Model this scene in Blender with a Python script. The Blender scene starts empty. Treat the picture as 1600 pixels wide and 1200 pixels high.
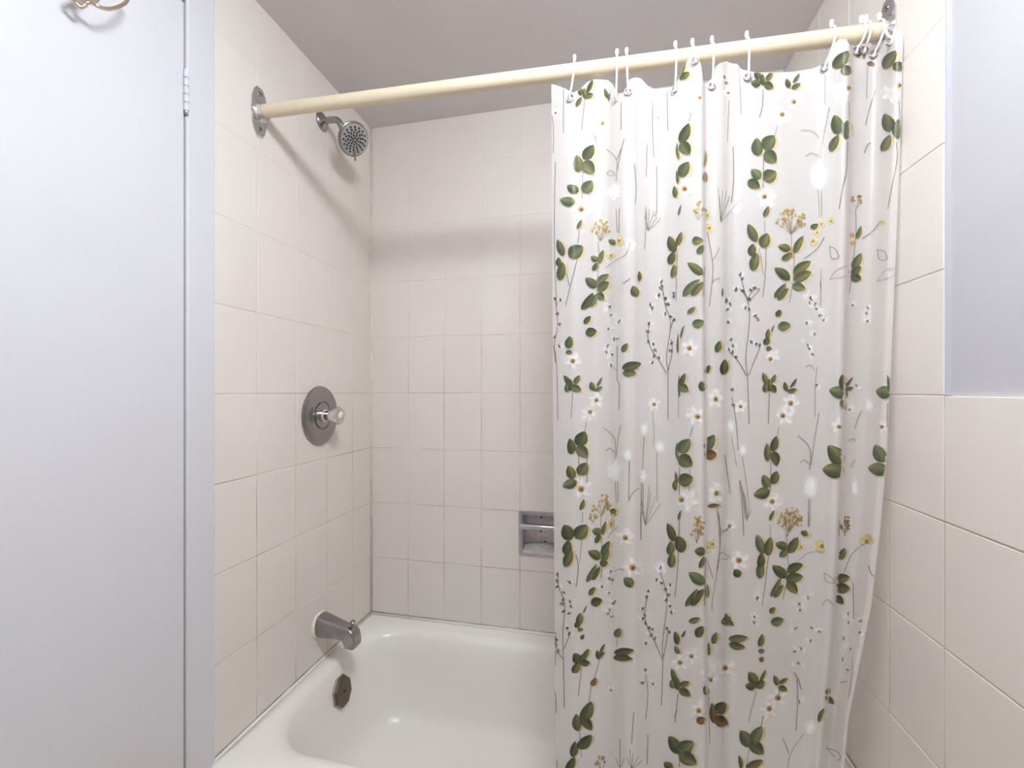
import bpy, bmesh, math, random
from mathutils import Vector, Matrix
from mathutils.bvhtree import BVHTree

random.seed(7)
S = bpy.context.scene
COL = S.collection
PI = math.pi

# ------------------------------------------------------------------ camera
F, CX0, HY = 673.2, 800.0, 611.0            # focal length and principal point in photo pixels (1600 x 1200)
PSI = 0.2165                                # camera yaw towards the tap wall
CAMX, CAMD, CAMZ = 0.9416, 1.5983, 1.291    # from tap wall, from long tiled wall, above floor
SN, CS = math.sin(PSI), math.cos(PSI)
W = 1.524                                   # length of the tub alcove
RIM = CAMZ - 0.911                          # tub rim height
CEIL = CAMZ + 1.0738
FRONT = -2.75                               # wall behind the camera
TH, TW = 0.2234, 0.1524                     # tile pitch
ROW0 = CAMZ - 0.0079                        # joint at eye level

cam_d = bpy.data.cameras.new('camera')
cam_d.sensor_width = 36.0
cam_d.lens = F / 1600 * 36.0
cam_d.shift_y = (HY - 600) / 1600
cam_d.clip_start = 0.01
cam = bpy.data.objects.new('camera', cam_d)
cam.location = (CAMX, -CAMD, CAMZ)
cam.rotation_euler = (PI / 2, 0, PSI)
COL.objects.link(cam)
S.camera = cam

# ------------------------------------------------------------------ world, exposure
wd = bpy.data.worlds.new('world')
S.world = wd
wd.use_nodes = True
wd.node_tree.nodes['Background'].inputs[1].default_value = 0.0      # closed room, no sky in it
S.view_settings.view_transform = 'Standard'
S.view_settings.look = 'None'
S.view_settings.gamma = 1
S.view_settings.use_curve_mapping = False
S.view_settings.exposure = 1.12
LAMP_E = 30.0                               # emission of the ceiling lamp's glass
LAMP_POS = (1.00, -1.30, CEIL)

def ray(u, v):
    """direction through a photo pixel"""
    a, b = (u - CX0) / F, (HY - v) / F
    return Vector((CS * a - SN, SN * a + CS, b))
CAMP = Vector((CAMX, -CAMD, CAMZ))
def at_d(u, v, d):
    """point at distance d in front of the long tiled wall"""
    r = ray(u, v); return CAMP + r * ((CAMD - d) / r.y)
def at_x(u, v, x):
    r = ray(u, v); return CAMP + r * ((x - CAMX) / r.x)

# ------------------------------------------------------------------ materials
MATS = {}
def mat(name, base, rough=0.5, metal=0.0, spec=0.5, var=0.0, vscale=6.0, bump=0.0, bscale=40.0,
        coat=0.0, trans=0.0, ior=1.45, var_col=None, obj_var=0.0):
    if name in MATS: return MATS[name]
    m = bpy.data.materials.new(name); m.use_nodes = True
    nt = m.node_tree; N = nt.nodes; L = nt.links
    p = N['Principled BSDF']
    p.inputs['Roughness'].default_value = rough
    p.inputs['Metallic'].default_value = metal
    p.inputs['Specular IOR Level'].default_value = spec
    p.inputs['IOR'].default_value = ior
    p.inputs['Coat Weight'].default_value = coat
    p.inputs['Transmission Weight'].default_value = trans
    tc = N.new('ShaderNodeNewGeometry')
    nz = N.new('ShaderNodeTexNoise'); nz.inputs['Scale'].default_value = vscale
    nz.inputs['Detail'].default_value = 4
    L.new(tc.outputs['Position'], nz.inputs['Vector'])
    mx = N.new('ShaderNodeMix'); mx.data_type = 'RGBA'
    c2 = var_col or tuple(max(0, c * (1 - var)) for c in base)
    mx.inputs[6].default_value = (*base, 1); mx.inputs[7].default_value = (*c2, 1)
    rp = N.new('ShaderNodeMapRange')
    rp.inputs[1].default_value = 0.35; rp.inputs[2].default_value = 0.7
    L.new(nz.outputs['Fac'], rp.inputs[0]); L.new(rp.outputs[0], mx.inputs[0])
    out = mx.outputs[2]
    if obj_var:
        oi = N.new('ShaderNodeObjectInfo')
        hs = N.new('ShaderNodeHueSaturation')
        mr = N.new('ShaderNodeMapRange')
        mr.inputs[3].default_value = 1 - obj_var; mr.inputs[4].default_value = 1 + obj_var
        L.new(oi.outputs['Random'], mr.inputs[0]); L.new(mr.outputs[0], hs.inputs['Value'])
        L.new(out, hs.inputs['Color']); out = hs.outputs[0]
    L.new(out, p.inputs['Base Color'])
    if bump:
        bz = N.new('ShaderNodeTexNoise'); bz.inputs['Scale'].default_value = bscale
        bz.inputs['Detail'].default_value = 3
        L.new(tc.outputs['Position'], bz.inputs['Vector'])
        b = N.new('ShaderNodeBump'); b.inputs['Strength'].default_value = bump
        b.inputs['Distance'].default_value = 0.01
        L.new(bz.outputs['Fac'], b.inputs['Height']); L.new(b.outputs[0], p.inputs['Normal'])
    MATS[name] = m
    return m

M_TILE = mat('glazed_tile', (0.81, 0.748, 0.695), 0.5, spec=0.25, var=0.05, vscale=3, bump=0.08, bscale=14, obj_var=0.012)
M_WALL = mat('wall_paint', (0.55, 0.54, 0.568), 0.75, var=0.03, bump=0.06, bscale=90)
M_CEIL = mat('ceiling_paint', (0.72, 0.685, 0.68), 0.85, var=0.03, bump=0.1, bscale=120)
M_DOOR = mat('door_paint', (0.69, 0.69, 0.72), 0.5, var=0.02, bump=0.05, bscale=60)
M_TRIM = mat('trim_paint', (0.69, 0.69, 0.72), 0.45, var=0.02)
M_FLOOR = mat('bounce_floor', (0.78, 0.54, 0.33), 0.5, var=0.2)  # floor is unseen, its warm colour made up to bounce warm light upwards
M_TUB = mat('tub_enamel', (0.90, 0.87, 0.82), 0.28, coat=0.1, var_col=(0.88, 0.84, 0.775), vscale=2.5)
M_CAULK = mat('caulk', (0.80, 0.77, 0.72), 0.6, var_col=(0.68, 0.62, 0.54), vscale=18)
M_SEAM = mat('seam_dirt', (0.25, 0.21, 0.17), 0.9, var_col=(0.6, 0.55, 0.5), vscale=14)
M_CHROME = mat('chrome', (0.78, 0.775, 0.78), 0.13, metal=1.0, var=0.06)
M_NICKEL = mat('worn_nickel', (0.38, 0.36, 0.36), 0.24, metal=1.0, var=0.12, vscale=30)
M_BRONZE = mat('plate_dark_reflections', (0.17, 0.14, 0.115), 0.3, metal=1.0, var=0.1)  # dark reflections of the overflow plate put into its base colour
M_BRASS = mat('pale_brass', (0.70, 0.62, 0.48), 0.22, metal=1.0)
M_ROD = mat('cream_rod_cover', (0.80, 0.69, 0.50), 0.4, var=0.04)
M_WHITE = mat('white_plastic', (0.88, 0.88, 0.90), 0.3)
M_BLACK = mat('black_rubber', (0.03, 0.03, 0.035), 0.6)
M_ACRYL = mat('clear_acrylic', (0.95, 0.92, 0.88), 0.08, trans=0.8, ior=1.49)
M_GASKET = mat('cream_gasket', (0.84, 0.79, 0.66), 0.5)
M_DISH = mat('dish_chrome', (0.58, 0.59, 0.64), 0.28, metal=1.0, var=0.08)
M_DISHIN = mat('dish_cavity', (0.58, 0.59, 0.64), 0.35, metal=1.0, var_col=(0.44, 0.41, 0.40), vscale=60)
M_SOAP = mat('soap_scum', (0.72, 0.68, 0.62), 0.6, var=0.2, vscale=60)

def grout_mat():
    m = bpy.data.materials.new('stained_grout'); m.use_nodes = True
    nt = m.node_tree; N = nt.nodes; L = nt.links; p = N['Principled BSDF']
    p.inputs['Roughness'].default_value = 0.85
    g = N.new('ShaderNodeNewGeometry')
    n1 = N.new('ShaderNodeTexNoise'); n1.inputs['Scale'].default_value = 4.5; n1.inputs['Detail'].default_value = 5
    L.new(g.outputs['Position'], n1.inputs['Vector'])
    sp = N.new('ShaderNodeSeparateXYZ'); L.new(g.outputs['Position'], sp.inputs[0])
    hz = N.new('ShaderNodeMapRange')          # splashes have stained the joints up to shower height
    hz.inputs[1].default_value = 2.0; hz.inputs[2].default_value = 1.15
    L.new(sp.outputs['Z'], hz.inputs[0])
    mr = N.new('ShaderNodeMapRange'); mr.inputs[1].default_value = 0.36; mr.inputs[2].default_value = 0.66
    L.new(n1.outputs['Fac'], mr.inputs[0])
    mu = N.new('ShaderNodeMath'); mu.operation = 'MULTIPLY'
    L.new(hz.outputs[0], mu.inputs[0]); L.new(mr.outputs[0], mu.inputs[1])
    mx = N.new('ShaderNodeMix'); mx.data_type = 'RGBA'
    mx.inputs[6].default_value = (0.79, 0.74, 0.68, 1); mx.inputs[7].default_value = (0.48, 0.33, 0.19, 1)
    L.new(mu.outputs[0], mx.inputs[0]); L.new(mx.outputs[2], p.inputs['Base Color'])
    return m
M_GROUT = grout_mat()

def vinyl_mat():
    m = bpy.data.materials.new('frosted_vinyl'); m.use_nodes = True
    nt = m.node_tree; N = nt.nodes; L = nt.links
    N.remove(N['Principled BSDF']); out = N['Material Output']
    df = N.new('ShaderNodeBsdfDiffuse'); df.inputs[0].default_value = (0.87, 0.845, 0.825, 1)
    tl = N.new('ShaderNodeBsdfTranslucent'); tl.inputs[0].default_value = (0.93, 0.90, 0.875, 1)
    tp = N.new('ShaderNodeBsdfTransparent'); tp.inputs[0].default_value = (0.97, 0.97, 0.97, 1)
    gl = N.new('ShaderNodeBsdfGlossy'); gl.inputs['Roughness'].default_value = 0.28
    nz = N.new('ShaderNodeTexNoise'); nz.inputs['Scale'].default_value = 25
    g = N.new('ShaderNodeNewGeometry'); L.new(g.outputs['Position'], nz.inputs['Vector'])
    b = N.new('ShaderNodeBump'); b.inputs['Strength'].default_value = 0.05; b.inputs['Distance'].default_value = 0.01
    L.new(nz.outputs['Fac'], b.inputs['Height']); L.new(b.outputs[0], gl.inputs['Normal'])
    a = N.new('ShaderNodeMixShader'); a.inputs[0].default_value = 0.45
    L.new(df.outputs[0], a.inputs[1]); L.new(tl.outputs[0], a.inputs[2])
    c = N.new('ShaderNodeMixShader'); c.inputs[0].default_value = 0.20
    L.new(a.outputs[0], c.inputs[1]); L.new(tp.outputs[0], c.inputs[2])
    lw = N.new('ShaderNodeLayerWeight'); lw.inputs['Blend'].default_value = 0.5
    pw = N.new('ShaderNodeMath'); pw.operation = 'POWER'; pw.inputs[1].default_value = 4.0
    ma = N.new('ShaderNodeMath'); ma.operation = 'MULTIPLY_ADD'; ma.inputs[1].default_value = 0.20; ma.inputs[2].default_value = 0.03
    L.new(lw.outputs['Facing'], pw.inputs[0]); L.new(pw.outputs[0], ma.inputs[0])
    d = N.new('ShaderNodeMixShader')
    L.new(ma.outputs[0], d.inputs[0]); L.new(c.outputs[0], d.inputs[1]); L.new(gl.outputs[0], d.inputs[2])
    L.new(d.outputs[0], out.inputs['Surface'])
    return m
M_VINYL = vinyl_mat()

def print_mat():
    m = bpy.data.materials.new('printed_ink'); m.use_nodes = True
    nt = m.node_tree; N = nt.nodes; L = nt.links; p = N['Principled BSDF']; out = N['Material Output']
    p.inputs['Roughness'].default_value = 0.4
    at = N.new('ShaderNodeAttribute'); at.attribute_name = 'ink'
    L.new(at.outputs['Color'], p.inputs['Base Color'])
    tp = N.new('ShaderNodeBsdfTransparent')
    mx = N.new('ShaderNodeMixShader')
    L.new(at.outputs['Alpha'], mx.inputs[0]); L.new(tp.outputs[0], mx.inputs[1]); L.new(p.outputs[0], mx.inputs[2])
    L.new(mx.outputs[0], out.inputs['Surface'])
    return m
M_INK = print_mat()

# ------------------------------------------------------------------ mesh helpers
class MB:
    def __init__(s): s.v = []; s.f = []
    def add(s, vs, fs):
        o = len(s.v); s.v += [tuple(v) for v in vs]; s.f += [tuple(i + o for i in f) for f in fs]; return s
    def box(s, x0, x1, y0, y1, z0, z1):
        vs = [(x, y, z) for x in (x0, x1) for y in (y0, y1) for z in (z0, z1)]
        return s.add(vs, [(0, 1, 3, 2), (4, 6, 7, 5), (0, 4, 5, 1), (2, 3, 7, 6), (0, 2, 6, 4), (1, 5, 7, 3)])
    def rings(s, rs, cap0=True, cap1=True, closed=True):
        n = len(rs[0]); vs = [p for r in rs for p in r]; fs = []
        for i in range(len(rs) - 1):
            for j in range(n if closed else n - 1):
                k = (j + 1) % n
                fs.append((i * n + j, i * n + k, (i + 1) * n + k, (i + 1) * n + j))
        if cap0: fs.append(tuple(range(n))[::-1])
        if cap1: fs.append(tuple((len(rs) - 1) * n + j for j in range(n)))
        return s.add(vs, fs)
    def lathe(s, prof, origin, axis, n=32, cap0=True, cap1=True, sx=1.0):
        """prof: (radius, along-axis) pairs"""
        ax = Vector(axis).normalized()
        up = Vector((0, 0, 1)) if abs(ax.z) < .9 else Vector((1, 0, 0))
        e1 = ax.cross(up).normalized(); e2 = e1.cross(ax).normalized(); o = Vector(origin)
        rs = [[o + ax * h + (e1 * math.cos(2 * PI * j / n) * sx + e2 * math.sin(2 * PI * j / n)) * r for j in range(n)] for r, h in prof]
        return s.rings(rs, cap0, cap1)
    def tube(s, pts, r, n=12, caps=True):
        pts = [Vector(p) for p in pts]
        rr = r if isinstance(r, (list, tuple)) else [r] * len(pts)
        rs = []; e1 = None
        for i, p in enumerate(pts):
            t = (pts[min(i + 1, len(pts) - 1)] - pts[max(i - 1, 0)]).normalized()
            if e1 is None:
                e1 = t.cross(Vector((0, 0, 1)) if abs(t.z) < .9 else Vector((0, 1, 0))).normalized()
            else:
                e1 = (e1 - t * e1.dot(t)).normalized()
            e2 = t.cross(e1)
            rs.append([p + (e1 * math.cos(2 * PI * j / n) + e2 * math.sin(2 * PI * j / n)) * rr[i] for j in range(n)])
        return s.rings(rs, caps, caps)
    def build(s, name, m, parent=None, smooth=False, bevel=0.0, sub=0, sharp=None):
        me = bpy.data.meshes.new(name); me.from_pydata(s.v, [], s.f); me.update()
        bm = bmesh.new(); bm.from_mesh(me); bmesh.ops.recalc_face_normals(bm, faces=bm.faces); bm.to_mesh(me); bm.free()
        me.materials.append(m)
        if smooth:
            for p in me.polygons: p.use_smooth = True
            if sharp:
                me.set_sharp_from_angle(angle=math.radians(sharp))
        o = bpy.data.objects.new(name, me); COL.objects.link(o)
        if parent: attach(o, parent)
        if bevel:
            b = o.modifiers.new('bevel', 'BEVEL'); b.width = bevel; b.segments = 3; b.limit_method = 'ANGLE'
        if sub:
            b = o.modifiers.new('sub', 'SUBSURF'); b.levels = sub; b.render_levels = sub
        return o

def attach(o, parent):
    o.parent = parent
    # parts are modelled in world coordinates: only a top-level parent carries a location
    if not parent.parent: o.matrix_parent_inverse = Matrix.Translation(parent.location).inverted()

def tag(o, label, cat, group=None):
    o['label'] = label; o['category'] = cat
    if group: o['group'] = group
    return o
def thing(name, label, cat, loc, group=None):
    o = bpy.data.objects.new(name, None); COL.objects.link(o); o.location = loc; o.empty_display_size = 0.05
    return tag(o, label, cat, group)
def struct(o, label=None):
    o['kind'] = 'structure'
    if label: o['label'] = label
    return o
def smooth_path(P, n=8):
    P = [Vector(p) for p in P]; out = []
    for i in range(len(P) - 1):
        a, b, c, d = P[max(i - 1, 0)], P[i], P[i + 1], P[min(i + 2, len(P) - 1)]
        for k in range(n):
            t = k / n
            out.append(0.5 * ((2 * b) + (c - a) * t + (2 * a - 5 * b + 4 * c - d) * t * t + (3 * b - a - 3 * c + d) * t ** 3))
    out.append(P[-1]); return out

# ------------------------------------------------------------------ room shell
TK = 0.010                                  # tile stands this far off the wall
DOOR_D0, DOOR_D1, DOOR_TOP = 0.797, 1.60, CAMZ + 0.889
EDGE_L = 0.725                              # tiles end here on the tap wall

floor = struct(MB().box(-0.02, W + 0.02, FRONT, 0.02, -0.05, 0).build('floor', M_FLOOR), 'unseen bathroom floor, coloured warm to bounce light')
ceil = struct(MB().box(-0.12, W + 0.12, FRONT - .1, 0.12, CEIL, CEIL + .06).build('ceiling', M_CEIL), 'pale grey painted ceiling over the tub')
wl = struct(MB().box(-0.12, -TK, -DOOR_D0 + .004, 0.12, 0, CEIL)
            .box(-0.12, -TK, -DOOR_D1 - .004, -DOOR_D0 + .004, DOOR_TOP + .004, CEIL)
            .box(-0.12, -TK, FRONT, -DOOR_D1 - .004, 0, CEIL).build('wall_left', M_WALL), 'tap wall with cream tiles beside the door')
wr = struct(MB().box(W + TK, W + 0.12, FRONT, 0.12, 0, CEIL).build('wall_right', M_WALL), 'painted wall with cream tiles stepping down')
wf = struct(MB().box(-0.12, W + 0.12, FRONT - .1, FRONT, 0, CEIL).build('wall_front', M_WALL), 'painted wall facing the tub')
# long wall with the recess of the soap dish left open
DX0, DX1, DZ0, DZ1 = 0.617, 0.7745, CAMZ - 0.6176, CAMZ - 0.4505
hx0, hx1, hz0, hz1 = DX0 + .008, DX1 - .008, DZ0 + .008, DZ1 - .008
wb = struct(MB().box(-TK, hx0, TK, 0.12, 0, CEIL).box(hx1, W + TK, TK, 0.12, 0, CEIL)
            .box(hx0, hx1, TK, 0.12, 0, hz0).box(hx0, hx1, TK, 0.12, hz1, CEIL).build('wall_back', M_WALL), 'long tiled wall behind the tub')

# grout beds, just below the tile faces
GB = 0.0009
MB().box(-TK, -GB, -EDGE_L + .002, 0, RIM - .02, CEIL).build('grout', M_GROUT, wl)
MB().box(-TK, hx0, GB, TK, RIM - .02, CEIL).box(hx1, W + TK, GB, TK, RIM - .02, CEIL)\
    .box(hx0, hx1, GB, TK, RIM - .02, hz0).box(hx0, hx1, GB, TK, hz1, CEIL).build('grout', M_GROUT, wb)

# tiles
_tile = {}
def tile_mesh(a, h):
    """a x h tile, face in the XZ plane looking to -Y, corner at the origin"""
    k = (round(a, 4), round(h, 4))
    if k in _tile: return _tile[k]
    b, e = 0.0014, 0.0008
    vs = [(0, TK, 0), (a, TK, 0), (a, TK, h), (0, TK, h), (0, e, 0), (a, e, 0), (a, e, h), (0, e, h),
          (b, 0, b), (a - b, 0, b), (a - b, 0, h - b), (b, 0, h - b)]
    fs = []
    for i in range(4):
        j = (i + 1) % 4
        fs += [(i, j, 4 + j, 4 + i), (4 + i, 4 + j, 8 + j, 8 + i)]
    fs.append((8, 9, 10, 11))
    me = bpy.data.meshes.new('tile'); me.from_pydata(vs, [], fs); me.materials.append(M_TILE); me.update()
    bm = bmesh.new(); bm.from_mesh(me); bmesh.ops.recalc_face_normals(bm, faces=bm.faces); bm.to_mesh(me); bm.free()
    _tile[k] = me
    return me
J = 0.0022
def tile(parent, rot, org, a0, a1, z0, z1):
    me = tile_mesh(a1 - a0 - J, z1 - z0 - J)
    o = bpy.data.objects.new('tile', me); COL.objects.link(o); o.parent = parent
    if rot == 0: loc = (a0 + J / 2, 0, z0 + J / 2)
    elif rot > 0: loc = (0, -a1 + J / 2, z0 + J / 2)        # face looks to +X
    else: loc = (W, -a0 - J / 2, z0 + J / 2)                # face looks to -X
    jit = random.uniform(-.0003, .0003)
    o.location = (loc[0] + (jit if rot else 0), loc[1] + (0 if rot else jit), loc[2])
    o.rotation_euler = (random.uniform(-.0015, .0015), 0, (PI / 2 if rot > 0 else -PI / 2 if rot < 0 else 0) + random.uniform(-.0015, .0015))
rows = [(ROW0 + k * TH, min(ROW0 + (k + 1) * TH, CEIL)) for k in range(-4, 5)]
cl = [0.004] + [0.132 + TW * i for i in range(4)] + [EDGE_L]
for i in range(5):
    for z0, z1 in rows: tile(wl, 1, 0, cl[i], cl[i + 1], z0, z1)
cb = [0.004] + [0.1632 + TW * i for i in range(9)] + [W - .004]
for i in range(10):
    for r, (z0, z1) in enumerate(rows):
        if i == 4 and r == 1:
            tile(wb, 0, 0, cb[i], cb[i + 1], z0, DZ0 + .004)  # cut tile under the soap dish
            continue
        tile(wb, 0, 0, cb[i], cb[i + 1], z0, z1)
STEP_D = -at_x(1475, 400, W).y                              # upper tiles end here on the painted wall
cr = [STEP_D - TW * i for i in range(4, -1, -1)]
cr = [0.004] + cr
for i in range(5):
    for z0, z1 in rows: tile(wr, -1, 0, cr[i], cr[i + 1], z0, z1)
D2 = STEP_D + TW
low = [(ROW0 + k * TH, ROW0 + (k + 1) * TH) for k in range(-6, 0)]
low[0] = (0.0, low[0][1])
for i in range(6):
    for r, (z0, z1) in enumerate(low):
        tile(wr, -1, 0, STEP_D + TW * i, STEP_D + TW * (i + 1), z0, z1)
MB().box(W + GB, W + TK, -STEP_D + .002, 0, RIM - .02, CEIL).box(W + GB, W + TK, -STEP_D - 6 * TW + .002, -STEP_D, 0, ROW0 - .002).build('grout', M_GROUT, wr)
# strip on the tile edge, its shade put in with the darker wall colour
MB().box(W + .002, W + TK + .001, -STEP_D - .0022, -STEP_D + .0008, ROW0, CEIL).build('tile_edge_shade', M_WALL, wr)

# caulk beads in the corners and around the tub
ck = struct(MB().tube([(0.001, -0.001, RIM + .004), (0.001, -0.001, CEIL - .002)], 0.0052, 8).build('trim_1', M_CAULK, smooth=True), 'white caulk bead in the tiled corner')
ck2 = struct(MB().tube([(W - .001, -0.001, RIM + .004), (W - .001, -0.001, CEIL - .002)], 0.0052, 8).build('trim_2', M_CAULK, smooth=True), 'white caulk bead in the curtained corner')
seam = MB()
for a, b in (((0.001, -.72, RIM + .0105), (0.001, -.002, RIM + .0105)), ((0.002, -.001, RIM + .0105), (W - .002, -.001, RIM + .0105)),
             ((W - .001, -.72, RIM + .0105), (W - .001, -.002, RIM + .0105))):
    seam.tube([a, b], 0.0017, 6)
struct(seam.build('trim_3', M_SEAM, smooth=True), 'dirty seam where the tiles meet the tub')
bead = MB()
for a, b in (((0.001, -.728, RIM + .004), (0.001, -.002, RIM + .004)), ((0.002, -.001, RIM + .004), (W - .002, -.001, RIM + .004)),
             ((W - .001, -.728, RIM + .004), (W - .001, -.002, RIM + .004))):
    bead.tube([a, b], 0.0058, 8)
struct(bead.build('trim_4', M_TUB, smooth=True), 'white caulk bead around the tub rim')

# door and casing on the tap wall
CF = 0.006
dr = struct(MB().box(-0.042, 0.0, -DOOR_D1 + .003, -DOOR_D0 - .0025, 0.008, DOOR_TOP - .003).build('door_1', M_DOOR, bevel=.0015), 'flat white painted door')
struct(MB().box(-0.11, -0.05, -DOOR_D1, -DOOR_D0, 0, DOOR_TOP).build('trim_5', M_TRIM), 'white panel added behind the door')  # added panel closing the doorway so the gap round the door stays dark
def casing(name, y0, y1, z0, z1, lab):
    return struct(MB().box(-0.013, CF, y0, y1, z0, z1).build(name, M_TRIM, bevel=.005), lab)
casing('trim_6', -DOOR_D0 + .0005, -EDGE_L + .001, 0, DOOR_TOP + .07, 'white door casing beside the tiles')
casing('trim_7', -DOOR_D1 - .072, -DOOR_D1 - .0005, 0, DOOR_TOP + .07, 'white door casing on the latch side')
casing('trim_8', -DOOR_D1 - .0005, -DOOR_D0 + .0005, DOOR_TOP + .0005, DOOR_TOP + .07, 'white door casing over the door')
# hinges: five knuckles and a pin each
def hinge(z0, z1):
    x, y = 0.0045, -DOOR_D0 - 0.0005
    h = MB().tube([(x, y, z0 - .003), (x, y, z1 + .003)], 0.0034, 12).build('hinge', M_TRIM, dr, True, sharp=40)
    n = 5; s = (z1 - z0) / n
    for i in range(n):
        a, b = z0 + i * s + .0009, z0 + (i + 1) * s - .0009
        MB().lathe([(.0048, 0), (.0056, .0008), (.0056, b - a - .0008), (.0048, b - a)], (x, y, a), (0, 0, 1), 16).build('knuckle', M_TRIM, h, True, sharp=40)
    MB().lathe([(.003, 0), (.0045, .001), (.004, .004)], (x, y, z0 - .004), (0, 0, -1), 12).build('pin_tip', M_NICKEL, h, True, sharp=40)
pz1, pz0 = at_x(294, 114, 0).z, at_x(294, 178, 0).z
hinge(pz0, pz1)
hinge(0.22, 0.22 + (pz1 - pz0))

# ------------------------------------------------------------------ ceiling lamp
lx, ly, lz = LAMP_POS
lamp = thing('ceiling_lamp_offscreen', 'round white glass lamp flush on the ceiling', 'lamp', (lx, ly, lz))
MB().lathe([(0.18225000000000002, 0), (0.18900000000000003, .006), (0.18900000000000003, .018), (0.16875, .022)], (lx, ly, lz), (0, 0, -1), 40).build('lamp_base', M_WHITE, lamp, True, sharp=40)
gm = bpy.data.materials.new('lit_glass'); gm.use_nodes = True
gp = gm.node_tree.nodes['Principled BSDF']
gp.inputs['Base Color'].default_value = (.9, .9, .9, 1)
gp.inputs['Emission Color'].default_value = (0.89, 0.945, 1.0, 1)
gp.inputs['Emission Strength'].default_value = LAMP_E
MB().lathe([(.168, .02), (.170, .045), (.160, .075), (.132, .105), (.09, .125), (.04, .135), (.002, .137)], (lx, ly, lz), (0, 0, -1), 40).build('lamp_glass_offscreen', gm, lamp, True)

# ------------------------------------------------------------------ bathtub
TUBD = 0.742
tub = thing('bathtub', 'cream white bathtub built in between tiled walls', 'bathtub', (W / 2, -TUBD / 2, 0))
def rrect(x0, x1, d0, d1, z, rad, n=12):
    """rounded rectangle ring; d measured from the long wall"""
    pts = []
    for cx, cd, a0 in ((x1 - rad, d0 + rad, -90), (x1 - rad, d1 - rad, 0), (x0 + rad, d1 - rad, 90), (x0 + rad, d0 + rad, 180)):
        for i in range(n + 1):
            a = math.radians(a0 + 90 * i / n)
            pts.append((cx + rad * math.cos(a), -(cd + rad * math.sin(a)), z))
    return pts
R_ = [rrect(.004, W - .004, .003, TUBD - .018, .002, .004), rrect(.004, W - .004, .003, TUBD - .012, RIM - .05, .004),
      rrect(.003, W - .003, .002, TUBD - .004, RIM - .03, .004), rrect(.002, W - .002, .002, TUBD, RIM - .014, .006),
      rrect(.002, W - .002, .002, TUBD - .004, RIM - .003, .008), rrect(.003, W - .003, .003, TUBD - .012, RIM, .008),
      rrect(.028, W - .035, .045, .668, RIM - .001, .13), rrect(.040, W - .046, .060, .655, RIM - .004, .15),
      rrect(.050, W - .058, .072, .644, RIM - .012, .155), rrect(.058, W - .072, .081, .636, RIM - .028, .155),
      rrect(.068, W - .10, .090, .628, RIM - .075, .155), rrect(.080, W - .16, .100, .618, RIM - .16, .15),
      rrect(.098, W - .23, .112, .606, .12, .145), rrect(.118, W - .26, .128, .590, .085, .135),
      rrect(.150, W - .30, .155, .562, .068, .12), rrect(.22, W - .38, .22, .50, .060, .09)]
MB().rings(R_, cap0=False).build('basin', M_TUB, tub, True, sharp=65)
# overflow plate on the tap end
ovc = at_x(534, 1080, 0.074); ax = Vector((1, 0, .16)).normalized()
ov = MB()
def octa(prof):                             # eight-sided, a flat side up
    f1 = ax.cross(Vector((0, 0, 1))).normalized(); f2 = f1.cross(ax).normalized()
    return [[ovc + ax * h + (f1 * math.cos(PI / 8 + PI / 4 * j) * .94 + f2 * math.sin(PI / 8 + PI / 4 * j) * 1.06) * r for j in range(8)] for r, h in prof]
ov.rings(octa([(.045, -.012), (.0465, .004), (.0465, .008), (.043, .011), (.012, .012), (.001, .012)]))
ovo = ov.build('overflow_plate', M_BRONZE, tub, bevel=.002); ovo['label'] = 'dark eight-sided overflow plate'
MB().lathe([(.0045, .010), (.0045, .0135), (.003, .0145)], ovc, ax, 12).build('screw', M_BLACK, ovo)
MB().rings(octa([(.047, -.014), (.0495, .000), (.0485, .003), (.044, .0045)])).build('plate_rim', M_NICKEL, ovo, bevel=.0015)
MB().lathe([(.034, 0), (.034, .003), (.028, .005), (.02, .002), (.001, .001)], (.30, -.37, .0605), (0, 0, 1), 24).build('drain', M_CHROME, tub, True, sharp=40)

# ------------------------------------------------------------------ tub spout
sp = at_x(499, 975, 0.0); sy, sz = sp.y, sp.z
spout = thing('tub_spout', 'dull grey metal tub spout with pull knob', 'faucet', (0, sy, sz))
MB().lathe([(.041, -.001), (.0415, .004), (.038, .008)], (0, sy, sz), (1, 0, 0), 28).build('gasket', M_GASKET, spout, True, sharp=40)
def sect(x, top, bot, w, e=2.6, n=24):
    c = (top + bot) / 2; h = (top - bot) / 2; r = []
    for j in range(n):
        a = 2 * PI * j / n; ca, sa = math.cos(a), math.sin(a)
        r.append((x, sy + w * abs(ca) ** (2 / e) * (1 if ca > 0 else -1), sz + c + h * abs(sa) ** (2 / e) * (1 if sa > 0 else -1)))
    return r
body = MB()
body.rings([sect(.006, .037, -.037, .034), sect(.012, .038, -.038, .034), sect(.04, .030, -.037, .0315), sect(.075, .020, -.037, .028),
            sect(.098, .013, -.040, .025), sect(.1045, .012, -.055, .0245, 3.5), sect(.108, .011, -.062, .024, 4),
            sect(.128, .002, -.063, .023, 5), sect(.137, -.006, -.061, .0225, 5), sect(.1425, -.026, -.056, .0215, 5)])
body.build('spout_body', M_NICKEL, spout, True, sharp=50)
MB().lathe([(.0035, -.004), (.0035, .010), (.0085, .013), (.0095, .017), (.006, .021), (.001, .022)], (.124, sy, sz + .005), (.08, 0, 1), 16).build('diverter_knob', M_NICKEL, spout, True, sharp=50)

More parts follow.
